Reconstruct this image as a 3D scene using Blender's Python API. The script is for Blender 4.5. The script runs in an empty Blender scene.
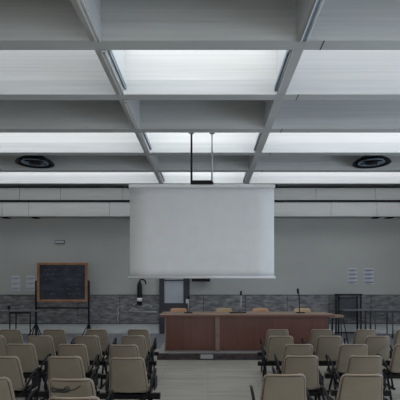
import bpy, math, random
from mathutils import Vector
random.seed(7)
C = bpy.context.scene.collection
EYE, F, CX, CY = 1.6, 430.0, 208.0, 284.0
def PX(px, d): return (px-CX)*d/F
def PZ(py, d): return EYE-(py-CY)*d/F

# ---------------------------------------------------------------- materials
def mat(name, col, rough=.6, metal=0, var=.0, scale=(4,4,4), bump=0, spec=.5, col2=None, detail=4, ramp=(.35,.65)):
    m = bpy.data.materials.new(name); m.use_nodes = True
    nt = m.node_tree; b = nt.nodes['Principled BSDF']
    b.inputs['Roughness'].default_value = rough; b.inputs['Metallic'].default_value = metal
    b.inputs['Specular IOR Level'].default_value = spec
    b.inputs['Base Color'].default_value = (*col, 1)
    tc = nt.nodes.new('ShaderNodeTexCoord'); mp = nt.nodes.new('ShaderNodeMapping')
    mp.inputs['Scale'].default_value = scale
    nz = nt.nodes.new('ShaderNodeTexNoise'); nz.inputs['Scale'].default_value = 1; nz.inputs['Detail'].default_value = detail
    nt.links.new(tc.outputs['Object'], mp.inputs['Vector']); nt.links.new(mp.outputs['Vector'], nz.inputs['Vector'])
    rp = nt.nodes.new('ShaderNodeValToRGB')
    rp.color_ramp.elements[0].position, rp.color_ramp.elements[1].position = ramp
    c2 = col2 or tuple(c*(1-var) for c in col)
    c1 = col if col2 else tuple(min(1, c*(1+var)) for c in col)
    rp.color_ramp.elements[0].color = (*c2, 1); rp.color_ramp.elements[1].color = (*c1, 1)
    nt.links.new(nz.outputs['Fac'], rp.inputs['Fac']); nt.links.new(rp.outputs['Color'], b.inputs['Base Color'])
    if bump:
        bp = nt.nodes.new('ShaderNodeBump'); bp.inputs['Strength'].default_value = bump; bp.inputs['Distance'].default_value = .01
        nt.links.new(nz.outputs['Fac'], bp.inputs['Height']); nt.links.new(bp.outputs['Normal'], b.inputs['Normal'])
    return m
def emit(name, col, s):
    m = bpy.data.materials.new(name); m.use_nodes = True; nt = m.node_tree
    b = nt.nodes['Principled BSDF']; b.inputs['Base Color'].default_value = (.8, .8, .8, 1)
    b.inputs['Emission Color'].default_value = (*col, 1); b.inputs['Emission Strength'].default_value = s
    return m
concrete = mat('board_marked_concrete', (.64,.65,.65), .75, var=.05, scale=(.3,.3,34), bump=.05)
concrete_shaded = mat('shaded_beam_concrete', (.58,.60,.61), .7, var=.05, scale=(.5,2,20))  # darker concrete copy: shading of the lower beam faces put into the colour
plaster = mat('grey_plaster', (.375,.385,.375), .9, var=.05, scale=(.6,.6,.8))
plaster_low = mat('pale_plaster', (.52,.55,.55), .9, var=.1, scale=(2,2,6))
stone = mat('veined_grey_stone', (.26,.262,.268), .6, scale=(4.5,2,15), col2=(.09,.093,.102), bump=.1, detail=12, ramp=(.38,.72))
white_panel = mat('pale_panel', (.44,.45,.45), .6, var=.04, scale=(1,1,14))
panel_grey = mat('grey_panel', (.29,.30,.30), .6, var=.04, scale=(1,1,14))
dark_gap = mat('dark_gap', (.008,.008,.012), .9, var=.1, spec=.1)
fabric = mat('screen_cloth', (.74,.75,.77), .95, var=.02)
bright_metal = mat('gloss_white_enamel', (.90,.92,.95), .2, var=.02)
white_metal = mat('white_enamel', (.72,.73,.75), .4, var=.03)
grey_metal = mat('grey_metal', (.42,.44,.47), .35, .6, var=.05)
rail_blue = mat('blue_rail_enamel', (.085,.15,.23), .35, .1, var=.08)
blue_metal = mat('blue_grey_enamel', (.27,.38,.50), .3, .1, var=.08)
black = mat('black_steel', (.006,.006,.008), .4, var=.2, spec=.22)
blackp = mat('black_plastic', (.008,.008,.012), .5, var=.2, spec=.2)
shell_l = mat('beige_shell', (.215,.187,.143), .33, var=.06, scale=(5,5,5), spec=.5)
rim_l = mat('shell_edge_highlight', (.33,.26,.20), .35, var=.1)  # highlight along the shell edge painted as a paler colour
rim = mat('brown_shell_edge', (.045,.028,.022), .4, var=.1)
wood = mat('red_brown_veneer', (.120,.043,.030), .35, scale=(14,3,.6), col2=(.095,.032,.024), detail=4)
wood_top = mat('worn_veneer_top', (.215,.145,.10), .4, scale=(2,18,9), col2=(.165,.105,.07))
carcass = mat('podium_carpet', (.085,.062,.068), .85, scale=(5,5,24), col2=(.03,.022,.028))
pod_edge = mat('podium_edge', (.30,.30,.29), .6, var=.1)
frame_wood = mat('orange_wood_frame', (.33,.17,.085), .5, scale=(9,9,3), col2=(.24,.115,.055))
tan_wood = mat('tan_plywood', (.42,.30,.17), .45, var=.12, scale=(3,8,20))
tan_wood2 = mat('orange_plywood', (.44,.25,.14), .45, var=.12, scale=(3,8,20))
slate = mat('blackboard_slate', (.038,.045,.068), .7, scale=(2,2,5), col2=(.014,.017,.028), ramp=(.4,.7))
chalk = mat('chalk', (.22,.24,.29), .9, var=.2)
paper = mat('white_paper', (.50,.52,.55), .9, var=.03)
ink_blue = mat('blue_ink', (.12,.13,.24), .9, var=.1)
ink_faint = mat('faint_blue_ink', (.27,.30,.38), .9, var=.1)
ink_dark = mat('marker_ink', (.035,.032,.035), .8, var=.1)
glass_pale = mat('pale_glazing', (.33,.36,.41), .3, var=.08, scale=(2,2,2))
dark_blue = mat('dark_blue_frame', (.02,.024,.034), .5, var=.15)
floor_rear_m = mat('dark_grey_vinyl', (.13,.14,.16), .55, var=.15)
leg_grey = mat('dark_grey_steel', (.05,.055,.065), .45, .3, var=.1)
table_grey = mat('grey_laminate', (.09,.095,.105), .4, var=.08)
cable_m = mat('white_cable', (.45,.46,.48), .6, var=.05)

def floor_mat():
    m = mat('pale_plank_floor', (.42,.405,.36), .5, scale=(1.2,14,1), col2=(.30,.29,.255), detail=5)
    nt = m.node_tree; b = nt.nodes['Principled BSDF']
    br = nt.nodes.new('ShaderNodeTexBrick'); tc = nt.nodes.new('ShaderNodeTexCoord')
    br.inputs['Scale'].default_value = 1; br.inputs['Brick Width'].default_value = 1.6; br.inputs['Row Height'].default_value = .14
    br.inputs['Mortar Size'].default_value = .004; br.inputs['Color1'].default_value = (1,1,1,1); br.inputs['Color2'].default_value = (.80,.80,.78,1)
    br.inputs['Mortar'].default_value = (.45,.43,.4,1)
    mx = nt.nodes.new('ShaderNodeMix'); mx.data_type = 'RGBA'; mx.blend_type = 'MULTIPLY'; mx.inputs['Factor'].default_value = 1
    src = [l for l in nt.links if l.to_socket == b.inputs['Base Color']][0].from_socket
    nt.links.new(tc.outputs['Object'], br.inputs['Vector'])
    nt.links.new(src, mx.inputs['A']); nt.links.new(br.outputs['Color'], mx.inputs['B']); nt.links.new(mx.outputs['Result'], b.inputs['Base Color'])
    return m
floor_m = floor_mat()
rack_pad = black

# ---------------------------------------------------------------- mesh helpers
class MB:
    def __init__(s): s.v = []; s.f = []
    def box(s, x0, x1, y0, y1, z0, z1, ch=0):
        n = len(s.v)
        if ch:
            # chamfered box: three nested rings top/bottom
            c = ch
            def ring(i, z): 
                return [(x0+i+ (c-i if 0 else 0), y0+i, z)]
            P = [(x0+c,y0),(x1-c,y0),(x1,y0+c),(x1,y1-c),(x1-c,y1),(x0+c,y1),(x0,y1-c),(x0,y0+c)]
            Q = [(min(max(px,x0+c),x1-c), min(max(py,y0+c),y1-c)) for px,py in P]
            for (L, z) in ((Q,z0),(P,z0+c),(P,z1-c),(Q,z1)): s.v += [(a,b,z) for a,b in L]
            for k in range(3):
                for i in range(8):
                    j = (i+1) % 8; s.f.append((n+k*8+i, n+k*8+j, n+k*8+8+j, n+k*8+8+i))
            s.f.append(tuple(n+i for i in reversed(range(8)))); s.f.append(tuple(n+24+i for i in range(8)))
            return s
        s.v += [(x,y,z) for z in (z0,z1) for x,y in ((x0,y0),(x1,y0),(x1,y1),(x0,y1))]
        s.f += [tuple(n+i for i in q) for q in ((3,2,1,0),(4,5,6,7),(0,1,5,4),(1,2,6,5),(2,3,7,6),(3,0,4,7))]
        return s
    def tube(s, pts, r, seg=8):
        pts = [Vector(p) for p in pts]; n0 = len(s.v); up = Vector((0,0,1)); rs = r if isinstance(r, (list,tuple)) else [r]*len(pts)
        prev = None
        for i, p in enumerate(pts):
            t = (pts[min(i+1,len(pts)-1)]-pts[max(i-1,0)]).normalized()
            a = prev if prev is not None else (Vector((1,0,0)) if abs(t.x) < .9 else Vector((0,1,0)))
            a = (a - t*a.dot(t)).normalized(); b = t.cross(a); prev = a
            for k in range(seg):
                w = 2*math.pi*k/seg; s.v.append(tuple(p + (a*math.cos(w)+b*math.sin(w))*rs[i]))
        for i in range(len(pts)-1):
            for k in range(seg):
                j = (k+1) % seg; s.f.append((n0+i*seg+k, n0+i*seg+j, n0+(i+1)*seg+j, n0+(i+1)*seg+k))
        s.f.append(tuple(n0+k for k in reversed(range(seg)))); s.f.append(tuple(n0+(len(pts)-1)*seg+k for k in range(seg)))
        return s
    def lathe(s, prof, cx, cy, seg=32, close=False):
        n0 = len(s.v)
        for r, z in prof:
            for k in range(seg):
                w = 2*math.pi*k/seg; s.v.append((cx+r*math.cos(w), cy+r*math.sin(w), z))
        m = len(prof)
        for i in range(m if close else m-1):
            for k in range(seg):
                j = (k+1) % seg; ii = (i+1) % m
                s.f.append((n0+i*seg+k, n0+i*seg+j, n0+ii*seg+j, n0+ii*seg+k))
        if not close:
            s.f.append(tuple(n0+k for k in reversed(range(seg)))); s.f.append(tuple(n0+(m-1)*seg+k for k in range(seg)))
        return s
    def grid(s, fn, nu, nv):
        n0 = len(s.v)
        for j in range(nv+1):
            for i in range(nu+1): s.v.append(fn(i/nu*2-1, j/nv))
        for j in range(nv):
            for i in range(nu):
                a = n0+j*(nu+1)+i; s.f.append((a, a+1, a+nu+2, a+nu+1))
        return s
    def build(s, name, m, parent=None, smooth=False, solid=0, bevel=0):
        me = bpy.data.meshes.new(name); me.from_pydata(s.v, [], s.f); me.materials.append(m); me.update()
        if smooth:
            for p in me.polygons: p.use_smooth = True
        o = bpy.data.objects.new(name, me); C.objects.link(o)
        if parent: o.parent = parent
        if solid:
            k = o.modifiers.new('thick', 'SOLIDIFY'); k.thickness = solid; k.offset = 0
        if bevel:
            k = o.modifiers.new('bevel', 'BEVEL'); k.width = bevel; k.segments = 2
        return o
def tag(o, label, cat, group=None, kind=None):
    o['label'] = label
    if cat: o['category'] = cat
    if group: o['group'] = group
    if kind: o['kind'] = kind
    return o
def thing(name, loc, label, cat, group=None, rz=0):
    o = bpy.data.objects.new(name, None); C.objects.link(o); o.location = loc; o.rotation_euler = (0,0,rz)
    o.empty_display_size = .1
    return tag(o, label, cat, group)
def struct(o): o['kind'] = 'structure'; return o
def copy_tree(o, parent=None):
    c = o.copy(); C.objects.link(c)
    if parent: c.parent = parent
    for ch in list(o.children): copy_tree(ch, c)
    return c

# ---------------------------------------------------------------- the room
XL, XR, YB, YF = -7.6, 7.6, 13.9, -5.0
HB, HT = 4.75, 5.80            # beam underside, top of coffers
struct(MB().box(XL, XR, YF, 10.6, -.1, 0).build('floor', floor_m))
struct(MB().box(XL, XR, 10.6, YB, -.1, 0).build('floor', floor_rear_m))
wb = struct(MB().box(XL, XR, YB, YB+.2, 0, HT).build('wall_back', plaster))
MB().box(XL, XR, YB-.012, YB-.001, 0, .32).build('skirting_band', plaster_low, wb)
dado = MB(); dado.box(XL, XR, YB-.03, YB-.001, .325, 1.235)
dado.build('stone_dado', stone, wb)
MB().box(XL, XR, YB-.04, YB-.001, 1.235, 1.255).box(XL, XR, YB-.038, YB-.001, .31, .33).build('dado_edge', dark_blue, wb)
jj = MB()
for x in [k*1.35-6.9 for k in range(11)]: jj.box(x, x+.012, YB-.034, YB-.029, .33, 1.235)
jj.build('dado_joint', dark_gap, wb)
struct(MB().box(XL-.2, XL, YF, YB, 0, HT).build('wall_left', plaster))
# right wall with a long window band (outside the frame) that lets daylight in
wr = MB(); y0, y1, z0, z1 = -2.0, 9.0, 1.0, 3.6
wr.box(XR, XR+.2, YF, y0, 0, HT).box(XR, XR+.2, y1, YB, 0, HT).box(XR, XR+.2, y0, y1, 0, z0).box(XR, XR+.2, y0, y1, z1, HT)
struct(wr.build('wall_right', plaster))
side_glow = emit('daylit_window_glazing', (.72,.85,1.0), 3.4)
struct(MB().box(XR+.08, XR+.10, y0, y1, z0, z1).build('window_10', side_glow))
wf = MB()
for k in range(9):
    yy = y0 + (y1-y0)*k/8; wf.box(XR+.04, XR+.14, max(y0,yy-.03), min(y1,yy+.03), z0, z1)
struct(wf.build('window_11', dark_blue))
struct(MB().box(XL, XR, YF-.2, YF, 0, HT).build('wall_front', plaster))
rear_fill = emit('rear_fill_glow', (1.0,.98,.95), 2.0)  # added fill light behind the camera, no known windows there
for k in range(4):
    xa = XL+.6+k*3.6
    struct(MB().box(xa, xa+3.2, YF+.005, YF+.03, 1.0, 4.2).build('window_%d' % (20+k), rear_fill))  # unseen glowing panes added to brighten the room from behind
struct(MB().box(XL, XR, YF-.2, YB+.2, HT, HT+.15).build('ceiling', concrete))

PITCH = 1.58
bfar = [5.78 + PITCH*k for k in range(-6, 6)]          # far edges of transverse beams
LX = (-1.452, 1.21)                                    # longitudinal beam centres
n = 1
beams = []
for y in bfar:
    if y-.2 < YF: continue
    b = MB().box(XL, XR, y-.17, y-.03, HB+.245, HT)
    b = struct(b.build('trim_%d' % n, concrete)); n += 1; beams.append(y)
    MB().box(XL, XR, y-.215, y+.01, HB, HB+.245).build('beam_flange', concrete_shaded, b)
    # hairline joint in the beam
    if y > 4: struct(MB().box(1.50, 1.512, y-.217, y+.01, HB-.003, HB).build('trim_%d' % n, dark_gap)); n += 1
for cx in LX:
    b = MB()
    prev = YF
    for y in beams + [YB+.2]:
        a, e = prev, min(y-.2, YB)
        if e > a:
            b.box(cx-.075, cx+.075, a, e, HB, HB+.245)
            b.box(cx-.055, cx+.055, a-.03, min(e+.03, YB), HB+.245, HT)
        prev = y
    struct(b.build('trim_%d' % n, concrete_shaded)); n += 1
# roof lights in every second bay
def lit(i): return i % 2 == 1
wn = 1
glow_c = emit('rooflight_centre_glazing', (.97,.99,1.0), 2.4)
glow_s = emit('rooflight_side_glazing', (.95,.97,1.0), 1.15)
glow_cf = emit('far_rooflight_centre_glazing', (.97,.99,1.0), 3.0)
glow_sf = emit('far_rooflight_side_glazing', (.97,.98,1.0), 2.3)
i1 = [i for i, y in enumerate(beams) if abs(y-5.78) < .01][0]
for i in range(len(beams)-1):
    if (i-i1) % 2: continue
    a, e = beams[i]-.03, beams[i+1]-.17
    gs, gc = (glow_sf, glow_cf) if i > i1 else (glow_s, glow_c)
    for (xa, xb, g) in ((XL, LX[0]-.055, gs), (LX[0]+.055, LX[1]-.055, gc), (LX[1]+.055, XR, gs)):
        struct(MB().box(xa+.02, xb-.02, a+.05, e-.05, HT-.06, HT-.03).build('window_%d' % wn, g)); wn += 1
        if wn == 10: wn = 12

# battens along the two longitudinal beams
def batten(x0, x1, ya, yb, z0, z1, label, m, hl=True):
    t = thing('light_batten', ((x0+x1)/2, (ya+yb)/2, z0), label, 'light fitting', 'battens along the ceiling beams')
    w, l, h = (x1-x0)/2, (yb-ya)/2, z1-z0
    MB().box(-w, w, -l, l, .012, h, .006).build('housing', m, t)
    MB().tube([(w*.45,-l+.05,.008),(w*.45,l-.05,.008)], .010, 8).build('tube', white_metal, t, True)
    for yy in (-l, l-.03): MB().box(-w*.9, w*.9, yy, yy+.03, 0, .012).build('end_cap', grey_metal, t)
    for xx in ((-w, w-.018) if m is not rail_blue else ()): MB().box(xx, xx+.018, -l+.01, l-.01, -.004, .011).build('edge_strip', bright_metal, t)
names = ['fifth', 'fourth', 'third', 'second', 'nearest']
bays = [(beams[i], beams[i+1]-.2) for i in range(i1-1, len(beams)-1)]
far_names = ['in the nearest coffer', 'in the nearest bright bay', 'between nearest and middle bright bays',
             'in the middle bright bay', 'between middle and farthest bright bays', 'in the farthest bright bay']
for k, (a, e) in enumerate(bays[:6]):
    batten(LX[0]+.005, LX[0]+.073, a+.03, e-.03, HB-.03, HB, 'slim batten under left beam, ' + far_names[k], white_metal)
    if k % 2:
        batten(LX[0]+.075, LX[0]+.12, a+.05, e-.12, HB+.03, HB+.09, 'blue grey rail beside left beam, ' + far_names[k], rail_blue)
        batten(LX[1]-.125, LX[1]-.075, a+.03, e-.12, HB-.005, HB+.08, 'blue grey rail beside right beam, ' + far_names[k], rail_blue)
        MBx = MB().box(LX[1]-.073, LX[1]-.055, a+.03, e-.05, HB-.015, HB)
        tag(MBx.build('light_strip', white_metal), 'thin white strip under right beam, ' + far_names[k], 'light fitting', 'white strips under the right beam')
a, e = bays[0]
batten(LX[1]-.02, LX[1]+.073, a+.03, e-.03, HB-.03, HB, 'wide blue grey batten with two white edges under the right beam in the nearest coffer', blue_metal)

# upper wall cladding and duct, across the top of the back wall
yb = 13.5
cl = thing('wall_cladding', (0, yb, PZ(200.3,yb)), 'upper row of grey panels across the top of the back wall', 'wall panels')
edges = [-7.55] + [PX(p, yb) for p in (18, 59, 122, 200, 255, 317, 377)] + [7.55]
for a, e in zip(edges[:-1], edges[1:]):
    MB().box(a+.006, e-.006, .12, .39, 0, PZ(187,yb)-PZ(200.3,yb)).build('panel', panel_grey, cl)
MB().box(-7.55, 7.55, .10, .39, PZ(187,yb)-PZ(200.3,yb)+.001, PZ(185.6,yb)-PZ(200.3,yb)).build('shadow_gap', dark_gap, cl)  # solid dark strip added for the shade above the panels
dk = thing('ventilation_duct', (0, yb, PZ(216.5,yb)), 'long pale rectangular duct below the grey panels on the back wall', 'duct')
edges = [-7.55] + [PX(p, yb) for p in (2, 28.5, 109.5, 190, 250, 331, 377)] + [7.55]
hd = PZ(202,yb)-PZ(216.5,yb)
for a, e in zip(edges[:-1], edges[1:]):
    MB().box(a+.004, e-.004, 0, .39, 0, hd, .01).build('duct_section', white_panel, dk)
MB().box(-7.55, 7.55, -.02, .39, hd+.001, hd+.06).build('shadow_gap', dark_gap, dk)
for p in (3, 33, 378, 392):
    MB().box(PX(p,yb)-.11, PX(p,yb)+.11, .05, .35, -.016, -.001).build('duct_grille', dark_gap, dk)

# ---------------------------------------------------------------- round ceiling diffusers
def diffuser(px, label):
    d = 11.35; x = PX(px, d)
    t = thing('ceiling_diffuser', (x, d, HB+.0), label, 'ceiling diffuser', 'round black ceiling diffusers')
    MB().lathe([(.20,.20),(.27,.20),(.32,.14),(.20,.14)], 0, 0, 40).build('top_plate', blackp, t, False)
    MB().lathe([(.49,.03),(.46,.075),(.38,.13),(.28,.165),(.27,.15),(.36,.115),(.43,.06),(.465,.025)], 0, 0, 48, True).build('outer_ring', blackp, t, True)
    MB().lathe([(.34,.05),(.32,.08),(.24,.12),(.23,.11),(.30,.07),(.32,.045)], 0, 0, 40, True).build('middle_ring', blue_metal, t, True)
    MB().lathe([(.02,.01),(.16,.02),(.10,.08),(.02,.09)], 0, 0, 32).build('centre_cone', blackp, t, True)
    MB().lathe([(.02,.19),(.27,.19),(.27,.195),(.02,.195)], 0, 0, 32).build('inner_plate', grey_metal, t)
    s = MB()
    for k in range(4):
        w = math.pi/4+k*math.pi/2; s.tube([(.08*math.cos(w),.08*math.sin(w),.06),(.44*math.cos(w),.44*math.sin(w),.06)], .012, 6)
    s.build('spoke', blackp, t)
    for k in range(3):
        w = k*math.pi*2/3+.5; MB().tube([(.24*math.cos(w),.24*math.sin(w),.19),(.24*math.cos(w),.24*math.sin(w),HT-HB)], .008, 6).build('hanging_rod', grey_metal, t)
diffuser(35, 'round black ceiling diffuser on the left, over the blackboard side')
diffuser(371.5, 'round black ceiling diffuser on the right, over the far tables')

# ---------------------------------------------------------------- projection screen
d = 9.02
t = thing('projection_screen', (PX(202,d), d, PZ(277.4,d)), 'large white roll-down projection screen hanging over the desk', 'projection screen')
zb, zt = 0, PZ(184.5,d)-PZ(277,d)
hw = (PX(274.3,d)-PX(130,d))/2; zc = zt-.07
MB().grid(lambda u, v: (u*hw, .004*math.sin(v*3), .02+v*(zc-.02)), 8, 12).build('screen_cloth', fabric, t, True, solid=.003)
MB().tube([(-hw-.03,0,.0),(hw+.03,0,.0)], .024, 10).build('bottom_bar', white_metal, t, True)
MB().box(-hw-.02, hw+.02, -.05, .05, zc, zt, .015).build('roller_case', white_metal, t)
for s in (-1,1): MB().tube([(s*(hw+.02),0,zc+.035),(s*(hw+.06),0,zc+.035)], .038, 10).build('end_cap', black, t, True)
xb0, xb1 = PX(191.5,d)-PX(202,d), PX(212,d)-PX(202,d)
bk = MB().box(xb0-.02, xb1+.03, -.04, .04, zt+.002, zt+.06).box(xb0+.02, xb1, -.03, .03, zt+.06, zt+.09)
for k in range(7): bk.box(xb0+.04+k*.055, xb0+.06+k*.055, -.05, -.04, zt+.01, zt+.085)
bk.build('mounting_bracket', black, t)
hr = HB+.10-PZ(277,d)
MB().tube([(xb0,0,zt+.03),(xb0,0,hr)], .022, 8).build('hanging_rod', black, t, True)
MB().tube([(xb1,0,zt-.03),(xb1,0,hr)], .017, 8).build('hanging_rod', grey_metal, t, True)
for xx in (xb0, xb1): MB().box(xx-.05, xx+.05, -.07, 0, hr-.1, hr).build('beam_plate', grey_metal, t)

# ---------------------------------------------------------------- podium and desk
dp = 9.05
t = thing('podium', (0, dp, 0), 'low dark carpeted podium under the long wooden desk', 'podium')
xl, xr = PX(157,dp), PX(343,dp); PH = .15
MB().box(xl, xr, .012, 2.75, 0, PH-.012).build('riser', carcass, t)
MB().box(xl-.01, xr+.01, 0, 2.76, PH-.011, PH).build('deck', pod_edge, t)
MB().box(PX(200.5,dp), PX(213,dp), -.008, .011, .03, .115).build('vent_cover', grey_metal, t)
dt = 9.10; zt = PZ(314.4, dt)
t = thing('conference_desk', (PX(247,dt), dt, PH), 'long red-brown wooden desk with panelled front on the podium', 'desk')
hw = (PX(335,dt)-PX(159,dt))/2; H = zt-PH
MB().box(-hw, hw, 0, .92, H-.055, H, .006).build('desktop', wood_top, t)
MB().box(-hw, hw, -.006, 0.0, H-.05, H-.012).build('edge_band', wood, t)
dd = 9.26; ox = PX(247,dt)
for a, e in ((166,215.4),(219.6,273.95),(274.1,328)):
    MB().box(PX(a,dd)-ox, PX(e,dd)-ox, .18, .20, .02, H-.056).build('front_panel', wood, t)
for a, e in ((215.5,219.5),):
    MB().box(PX(a,dd)-ox, PX(e,dd)-ox, .145, .80, 0, H-.056).build('support_post', wood_top, t)
MB().box(PX(164.5,dd)-ox, PX(165.9,dd)-ox, .18, .80, 0, H-.056).build('side_panel', wood_top, t)
MB().box(PX(328.1,dd)-ox, PX(329.3,dd)-ox, .18, .80, 0, H-.056).build('side_panel', leg_grey, t)
MB().box(PX(165,dd)-ox, PX(328,dd)-ox, .21, .24, .0, .02).build('plinth', pod_edge, t)

def mic(px, py_top, base_px, d, lean, label, m):
    z0 = zt
    x = PX(px, d); top = PZ(py_top, d)-z0
    t = thing('desk_microphone', (x, d, z0), label, 'microphone', 'gooseneck microphones on the desk')
    bx0, bx1 = PX(base_px[0], d)-x, PX(base_px[1], d)-x
    MB().box(bx0, bx1, -.07, .07, 0, .028, .01).build('base', black, t)
    MB().tube([(0,0,.02),(0,0,top*.45),(lean*.4,0,top*.75),(lean,0,top*.86)], .011, 8).build('gooseneck', m, t, True)
    MB().tube([(lean,0,top*.80),(lean*1.3,-.01,top)], .024, 10).build('microphone_head', black, t, True)
mic(188.5, 295.5, (184.5,192.5), 9.5, 0, 'slim gooseneck microphone at the left end of the desk', grey_metal)
mic(241, 291, (229.5,246), 9.5, 0, 'tall microphone on a wide base at the middle of the desk', grey_metal)
mic(299.5, 288.5, (296,304.5), 9.5, -.03, 'black microphone with bent head at the right end of the desk', black)

# chairs behind the desk
def wood_chair(m):
    t = thing('wooden_chair', (0,0,PH), '', 'chair', 'wooden chairs behind the desk')
    # sitter faces -Y (towards the audience)
    def bf(u, v):
        h = .17; r = .05; zz = v*h
        w = .20 - (r - math.sqrt(max(0, r*r-max(0, zz-(h-r))**2)))
        return (u*w, .03*(1-u*u)+.04*v, .685+zz)
    MB().grid(bf, 12, 10).build('backrest', m, t, True, solid=.012)
    MB().grid(lambda u, v: (u*.205, -.36+v*.38, .44+.012*u*u-.02*math.sin(v*3)), 10, 8).build('seat', m, t, True, solid=.014)
    for s in (-1,1):
        MB().tube([(s*.19,-.33,.43),(s*.21,-.37,0)], .013, 8).build('leg', black, t, True)
        MB().tube([(s*.17,.065,.80),(s*.17,.0,.44),(s*.21,.07,0)], .013, 8).build('leg', black, t, True)
    return t
wa, wbb = wood_chair(tan_wood), wood_chair(tan_wood2)
for k, (px, src, lab) in enumerate(((178.5, wbb, 'orange plywood chair behind the desk, leftmost, beside the left microphone'), (224, wa, 'yellowish plywood chair behind the desk, left of the middle microphone'),
                         (260.5, wbb, 'orange plywood chair behind the desk, right of the middle microphone'), (302.5, wa, 'tan plywood chair behind the desk, at the right end microphone'))):
    used = k in (0, 1)
    o = src if used else copy_tree(src)
    o.location = (PX(px, 10.45), 10.45, PH+.006); o['label'] = lab

# ---------------------------------------------------------------- audience chairs
def shell_chair():
    t = thing('shell_chair', (0,0,0), '', 'chair')
    zb, h, r = .415, .392, .045
    def half(v):
        zz = v*h; w = .218-.038*v
        top = r-math.sqrt(max(0, r*r-max(0, zz-(h-r))**2)); bot = (.03-math.sqrt(max(0, .03**2-max(0, .03-zz)**2)))
        return w-top-bot
    def bf(u, v, out=0):
        w = half(v)+out
        y = -.105*v*v**.2 + .012 + .022*abs(u)**2 + .02*max(0, abs(u)-.86)/.14
        return (u*w, y-.02, zb+v*h)
    vs = [0,.01,.03,.06,.1,.2,.3,.4,.5,.6,.7,.8,.86,.90,.93,.96,.98,.995,1]
    nv = len(vs)-1
    b = MB().grid(lambda u, v: bf(u, vs[round(v*nv)]), 20, nv).build('backrest', shell_l, t, True, solid=.008)
    # rim around the shell's edge
    path = [bf(-1, v) for v in vs] + [bf(u/10, 1) for u in range(-9, 10)] + [bf(1, v) for v in reversed(vs)]
    MB().tube(path, .0055, 8).build('backrest_edge', rim_l, b, True)
    path2 = []
    for v in vs[2:-3]: path2.append(bf(-.93, v))
    for u in range(-8, 9):
        p = bf(u/10, .965); path2.append(p)
    for v in reversed(vs[2:-3]): path2.append(bf(.93, v))
    MB().tube([(x, y-.004, z) for x, y, z in path2], .0045, 6).build('backrest_groove', rim, b, True)
    def sf(u, v):
        y = -.01+v*.42
        return (u*(.207-.012*v), y, .425+.03*u*u-.025*math.sin(v*3.0)+(-.03*max(0,v-.8)*5))
    MB().grid(sf, 12, 12).build('seat', shell_l, t, True, solid=.008)
    for s in (-1,1):
        MB().tube([(s*.225,-.09,.015),(s*.225,.05,.34)], .016, 8).build('leg', black, t, True)
        MB().tube([(s*.225,.36,.015),(s*.225,.13,.34)], .016, 8).build('leg', black, t, True)
        MB().tube([(s*.225,.0,.40),(s*.24,-.01,.45),(s*.25,.03,.50),(s*.255,.12,.56),(s*.258,.22,.605),(s*.258,.31,.61),(s*.25,.34,.58),(s*.235,.33,.50),(s*.225,.28,.40)], .013, 8).build('armrest', black, t, True)
    MB().box(-.338,.338, .06,.12, .325,.385).build('linking_beam', black, t)
    for s in (-1,1):
        MB().box(s*.22-.02, s*.22+.02, -.05,.36,.385,.41).build('seat_rail', black, t)
        MB().tube([(s*.225,-.14,.018),(s*.225,.38,.018)], .018, 8).build('foot_bar', black, t)
    MB().box(-.16,.16,-.03,.30,.386,.398).build('seat_support', black, t)
    # folded writing tablet hanging beside the seat
    MB().box(.272,.284,.06,.26,.42,.55,.005).build('writing_tablet', blackp, t)
    return t
proto = shell_chair()
ordn = ['nearest the desk', 'second from the desk', 'third from the desk', 'fourth from the desk', 'fifth from the desk', 'farthest from the desk']
Z = [7.55, 6.62, 5.72, 4.70, 3.70, 3.02]
rows = {('left',0):(-1.22,-1.95,-2.70,-3.47), ('left',1):(-1.15,-1.86,-2.58,-3.31), ('left',2):(-1.10,-1.795,-2.49), ('left',3):(-.87,-1.57,-2.26),
        ('left',4):(-1.15,-1.87), ('left',5):(-.945,),
        ('right',0):(1.215,1.98,2.75,3.47), ('right',1):(1.115,1.86,2.59), ('right',2):(1.195,1.92,2.64), ('right',3):(1.035,1.745), ('right',4):(.675,1.36)}
DZ = {'left':0, 'right':.0}
seatn = ['aisle seat', 'second from aisle', 'third from aisle', 'fourth from aisle']
first = True
placed = {}
for (side, r), xs in rows.items():
    for k, x in enumerate(xs):
        o = proto if first else copy_tree(proto); first = False
        dz = {('left',3,0):-.08, ('left',2,0):-.12, ('left',2,1):-.06, ('left',4,0):-.10, ('left',4,1):-.05, ('right',3,0):.05, ('right',3,1):.05, ('right',4,0):.08, ('right',4,1):.08}.get((side,r,k), -.07 if side == 'right' and r < 3 else (-.03 if r < 3 else 0))
        o.location = (x, Z[r]+.08+dz, 0); o.rotation_euler.z = random.uniform(-.012,.012)
        extra = ''
        if side == 'left' and r == 4 and k == 0: extra = ' with dark scribble,'
        if side == 'right' and r == 1 and k == 2: extra = ' with diagonal scratch,'
        if len(xs) == 1: pos = 'only seat showing'
        else: pos = seatn[k]
        o['label'] = 'beige shell chair%s %s block, row %s, %s' % (extra or ',', side, ordn[r], pos)
        o['label'] = o['label'].replace(' ,', ',').replace('chair with', 'chair with')
        o['group'] = 'beige shell chairs, %s block' % side
        placed[(side, r, k)] = o
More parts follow.
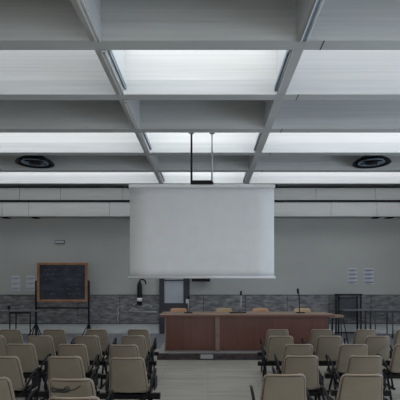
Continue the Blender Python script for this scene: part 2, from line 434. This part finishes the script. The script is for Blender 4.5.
# ink scribble on one back
def yb_(u, v): return -.105*v*v**.2 + .012 + .022*abs(u)**2 - .02 - .008
def stroke(mb, pts, r):
    P = []
    for x, z in pts:
        v = (z-.415)/.392; P.append((x, yb_(x/.19, v)-.001, z))
    mb.tube(P, r, 6)
s = MB()
for pts in (((-.17,.66),(-.12,.675),(-.07,.67),(-.02,.675),(.0,.66)), ((-.16,.65),(-.10,.655),(-.04,.65),(.0,.66),(.04,.67),(.09,.70)),
            ((-.15,.668),(-.16,.685),(-.13,.68)), ((-.05,.665),(-.04,.69),(-.01,.695),(.0,.675)), ((-.13,.66),(-.08,.663),(-.02,.662)), ((-.165,.655),(-.15,.64),(-.11,.645),(-.05,.642),(-.01,.65))):
    stroke(s, [(x, z+.05) for x, z in pts], .0045)
s.build('ink_scribble', ink_dark, placed[('left',4,0)])['label'] = 'dark ink scribble on the chair back'
s = MB(); stroke(s, ((.0,.55),(.05,.60),(.12,.66)), .002); s.build('scratch', rim, placed[('right',1,2)])

# ---------------------------------------------------------------- blackboard on stand
d = 13.2
t = thing('blackboard', (PX(62.5,d), d, 0), 'dark blackboard in orange wooden frame on a black stand by the back wall', 'blackboard')
hw = (PX(88,d)-PX(37.5,d))/2; z0, z1 = PZ(302,d), PZ(262.5,d); fw = .075
pb = MB().box(-hw+fw, hw-fw, -.01, .015, z0+fw, z1-fw).build('slate', slate, t)
fr = MB().box(-hw, hw, -.03, .03, z1-fw, z1, .006).box(-hw, hw, -.03, .03, z0, z0+fw, .006).box(-hw, -hw+fw, -.029, .029, z0+.01, z1-.01).box(hw-fw, hw, -.029, .029, z0+.01, z1-.01)
fr.build('board_frame', frame_wood, t)
ck = MB()
for row in range(6):
    z = z1-fw-.14-row*.15; x = -hw+fw+.1+random.random()*.15
    while x < hw-fw-.15:
        w = random.uniform(.02,.09)
        if random.random() < .62:
            ck.tube([(x,-.012,z),(x+w*.4,-.012,z+random.uniform(-.02,.03)),(x+w,-.012,z+random.uniform(-.02,.02))], random.uniform(.0025,.005), 4)
        x += w+random.uniform(.02,.09)
ck.build('chalk_writing', chalk, pb)
for s in (-1,1):
    x = s*(hw+.035)
    MB().box(x-.025, x+.025, -.025, .025, .02, PZ(281,d)).build('upright', black, t)
    MB().tube([(x,0,PZ(281,d)+.0),(x-s*.05,0,PZ(281,d)-.02)], .03, 10).build('pivot_knob', black, t, True)
    MB().tube([(x,0,.42),(x,-.36,.01)], .018, 8).tube([(x,0,.42),(x,.36,.01)], .018, 8).tube([(x,0,.40),(x-.17,-.2,.012)], .014, 8).tube([(x,0,.40),(x+.17,-.2,.012)], .014, 8).build('foot', black, t, True)
MB().box(-hw-.01, hw+.01, -.02, .02, PZ(308.6,d), PZ(307.2,d)).build('crossbar', black, t)

# ---------------------------------------------------------------- tables at the back
def table(x0, x1, d, ytop, legs, top_m, leg_m, label, depth=.5):
    z = PZ(ytop, d); xa, xb = PX(x0,d), PX(x1,d); xm = (xa+xb)/2
    t = thing('folding_table', (xm, d, 0), label, 'table')
    MB().box(xa-xm, xb-xm, 0, depth, z-.03, z, .005).build('tabletop', top_m, t)
    for l in legs:
        lx = PX(l, d)-xm
        for yy in (.05, depth-.05): MB().tube([(lx,yy,z-.03),(lx,yy,0)], .018, 8).build('leg', leg_m, t, True)
    MB().box(PX(legs[0],d)-xm, PX(legs[-1],d)-xm, .04, .06, z-.08, z-.031).build('apron', leg_m, t)
    return z
zt1 = table(-34, 34.5, 12.3, 311, (9, 29.5), table_grey, black, 'long table with thin black legs left of the blackboard')
t = thing('black_knob', (PX(9,12.5), 12.5, zt1), 'small black round object standing on the left table', 'ornament')  # plain black knob shape, not a lamp
t.name = 'round_knob'
MB().lathe([(.03,0),(.032,.012),(.012,.02),(.012,.035),(.045,.06),(.055,.09),(.04,.125),(.01,.14)], 0, 0, 20).build('knob_body', black, t, True)
table(345, 372.3, 12.6, 310, (366.5, 371.5), table_grey, leg_grey, 'pale topped table right of the desk, beside the dark metal rack', .55)
table(374.5, 430, 12.6, 310, (376, 393.5, 428), table_grey, leg_grey, 'pale topped table at the far right below the notices')
# small brown-topped stand beside the desk
d = 11.9
t = thing('side_table', (PX(337,d), d, 0), 'small brown topped stand on thin splayed legs beside the desk', 'side table')
z = PZ(315.2,d)
MB().box(PX(330.5,d)-PX(337,d), PX(344,d)-PX(337,d), 0, .4, z-.075, z, .006).build('tabletop', wood_top, t)
for a, b_ in ((333.5,332.5),(341.5,341.8),(345-1.5,348)):
    MB().tube([(PX(a,d)-PX(337,d), .06, z-.075),(PX(b_,d)-PX(337,d), .03, .01)], .014, 8).build('leg', black, t, True)
MB().tube([(PX(336,d)-PX(337,d), .34, z-.075),(PX(335,d)-PX(337,d), .38, .01)], .014, 8).build('leg', black, t, True)
# dark rack
d = 13.5
t = thing('metal_rack', (PX(348.5,d), d, 0), 'tall dark metal rack against the stone dado behind the tables', 'rack')
o = PX(348.5,d)
zt_ = PZ(293.8,d)
for p in (336.2, 338.8, 357.5, 361):
    MB().box(PX(p,d)-o-.022, PX(p,d)-o+.022, 0, .05, 0, zt_-.05).build('post', black, t)
MB().box(PX(335,d)-o, PX(362.5,d)-o, -.01, .06, zt_-.05, zt_).box(PX(338,d)-o, PX(358,d)-o, 0, .04, zt_-.16, zt_-.11).build('top_rail', black, t)
MB().box(PX(339.8,d)-o, PX(356.5,d)-o, .01, .03, .55, zt_-.17).build('back_panel', dark_blue, t)
MB().box(PX(335,d)-o, PX(362.5,d)-o, -.01, .06, .05, .09).build('bottom_rail', black, t)

# ---------------------------------------------------------------- notices and wall things
def notice(x0, x1, y0, y1, nl, label, ink=None):
    ink = ink or ink_faint
    d = YB-.004; xm = PX((x0+x1)/2, d)
    t = thing('notice', (xm, d, PZ(y1,d)), label, 'notice', 'paper notices on the back wall')
    w, h = (PX(x1,d)-PX(x0,d))/2, PZ(y0,d)-PZ(y1,d)
    MB().box(-w, w, -.003, 0, 0, h).build('sheet', paper, t)
    m = MB()
    for k in range(nl):
        z = h-(k+.55)*h/nl
        m.box(-w*.9, w*.9, -.005, -.0032, z-.018, z+.018)
        m.box(-w*.9, w*.4, -.005, -.0032, z-.06, z-.045)
    m.build('printed_line', ink, t)
notice(11.5,20,275.5,290.5,3,'pale notice sheet left of the blackboard, the one farther from the board')
notice(26,35,275.5,290.5,3,'pale notice sheet on the wall right beside the blackboard frame')
notice(348,357,268,284,4,'blue striped notice on the back wall, left one above the tables', ink_blue)
notice(364,373.5,268,284,4,'blue striped notice on the back wall, right one above the tables', ink_blue)
d = YB-.002
t = thing('emergency_light', (PX(60,d), d, PZ(244,d)), 'small flat rounded wall light above the blackboard', 'wall light')
w, h = PX(65,d)-PX(60,d), PZ(240.2,d)-PZ(244,d)
MB().box(-w, w, -.04, 0, 0, h, .018).build('housing', leg_grey, t)
MB().box(-w+.02, w-.02, -.045, -.0405, .02, h-.02).build('lens', plaster, t)
# framed glazed door behind the screen
d = YB-.035
t = struct(MB().box(PX(159.5,d), PX(164.5,d), d-.05, d, 0, 2.15).box(PX(183.5,d), PX(189.5,d), d-.05, d, 0, 2.15).box(PX(164.5,d), PX(183.5,d), d-.05, d, 2.02, 2.15).box(PX(164.5,d), PX(183.5,d), d-.05, d, 0, PZ(303,d)).box(PX(164.5,d), PX(183.5,d), d-.05, d, PZ(281,d), PZ(279.8,d)).build('door_1', dark_blue))
t['label'] = 'dark framed door with pale glass panel behind the desk'
MB().box(PX(164.5,d), PX(183.5,d), d-.03, d-.02, PZ(303,d), 2.02).build('glass_pane', glass_pale, t)
MB().box(PX(186,d), PX(188,d), d-.09, d-.051, .98, 1.12).build('door_handle', grey_metal, t)
# black wall box under the screen edge
t = thing('wall_speaker', (PX(201,d), d, PZ(281.5,d)), 'flat black box on the wall just below the screen, right of the door', 'speaker')
w = PX(210,d)-PX(201,d)
MB().box(-w, w, -.22, .0, 0, .10, .01).build('cabinet', black, t)
MB().box(-.1, .1, -.1, .034, .101, .16).build('wall_bracket', black, t)
# extinguisher
t = thing('fire_extinguisher', (PX(140,d), d-.09, PZ(305,d)), 'tall black cylinder with curved hose and pale label left of the door', 'fire extinguisher')
hh = PZ(281,d)-PZ(305,d)
MB().lathe([(.04,0),(.075,.02),(.08,.05),(.08,hh*.82),(.05,hh*.93),(.03,hh)], 0, 0, 24).build('body', black, t, True)
MB().tube([(0,0,hh-.02),(.04,-.02,hh+.05),(.12,-.02,hh+.05),(.19,-.02,hh-.01),(.21,-.02,hh-.1)], .025, 8).build('hose', black, t, True)
MB().lathe([(.0815,hh*.16),(.0815,hh*.30)], 0, 0, 24).build('label_sticker', white_metal, t, True)
MB().box(-.05,.05,.075,.088,hh*.4,hh*.6).build('wall_bracket', black, t)
# loose white cable on the dado
c = MB().tube([(PX(p,d), YB-.045, PZ(q,d)) for p,q in ((123.5,307),(121,306),(118.5,307.5),(117.5,309.5),(118.8,311.5),(118.2,315),(117.5,318.5),(119,322))], .011, 6)
tag(c.build('wall_cable', cable_m, None, True), 'thin white cable hanging in a loop on the stone dado', 'cable')
for k, pts in enumerate((((86,301),(90,303),(89,308),(93,312)),((133,305),(137,303),(141,307),(147,304),(152,307)),((129,311),(133,308),(138,310)))):
    m_ = MB().tube([(PX(p,d), YB-.034, PZ(q,d)) for p,q in pts], .009, 6)
    m_.build('chalk_mark', cable_m, wb)
# low trunking pipes on dado beside door
c = MB().tube([(PX(128,d), YB-.055, PZ(312,d)),(PX(157.5,d), YB-.055, PZ(312,d))], .02, 8)
tag(c.build('wall_pipe', grey_metal, None, True), 'thin grey pipe along the stone dado left of the door', 'pipe')

# ---------------------------------------------------------------- world, camera, exposure
w = bpy.data.worlds.new('World'); bpy.context.scene.world = w; w.use_nodes = True
w.node_tree.nodes['Background'].inputs['Color'].default_value = (.7,.8,1,1)
w.node_tree.nodes['Background'].inputs['Strength'].default_value = .4
cd = bpy.data.cameras.new('camera'); co = bpy.data.objects.new('camera', cd); C.objects.link(co)
co.location = (0,0,EYE); co.rotation_euler = (math.pi/2,0,0)
cd.sensor_width = 36; cd.lens = 36*F/400; cd.shift_x = -(CX-200)/400; cd.shift_y = (CY-200)/400; cd.clip_end = 60
sc = bpy.context.scene; sc.camera = co
sc.view_settings.view_transform = 'Standard'; sc.view_settings.look = 'None'
sc.view_settings.exposure = 0; sc.view_settings.gamma = 1
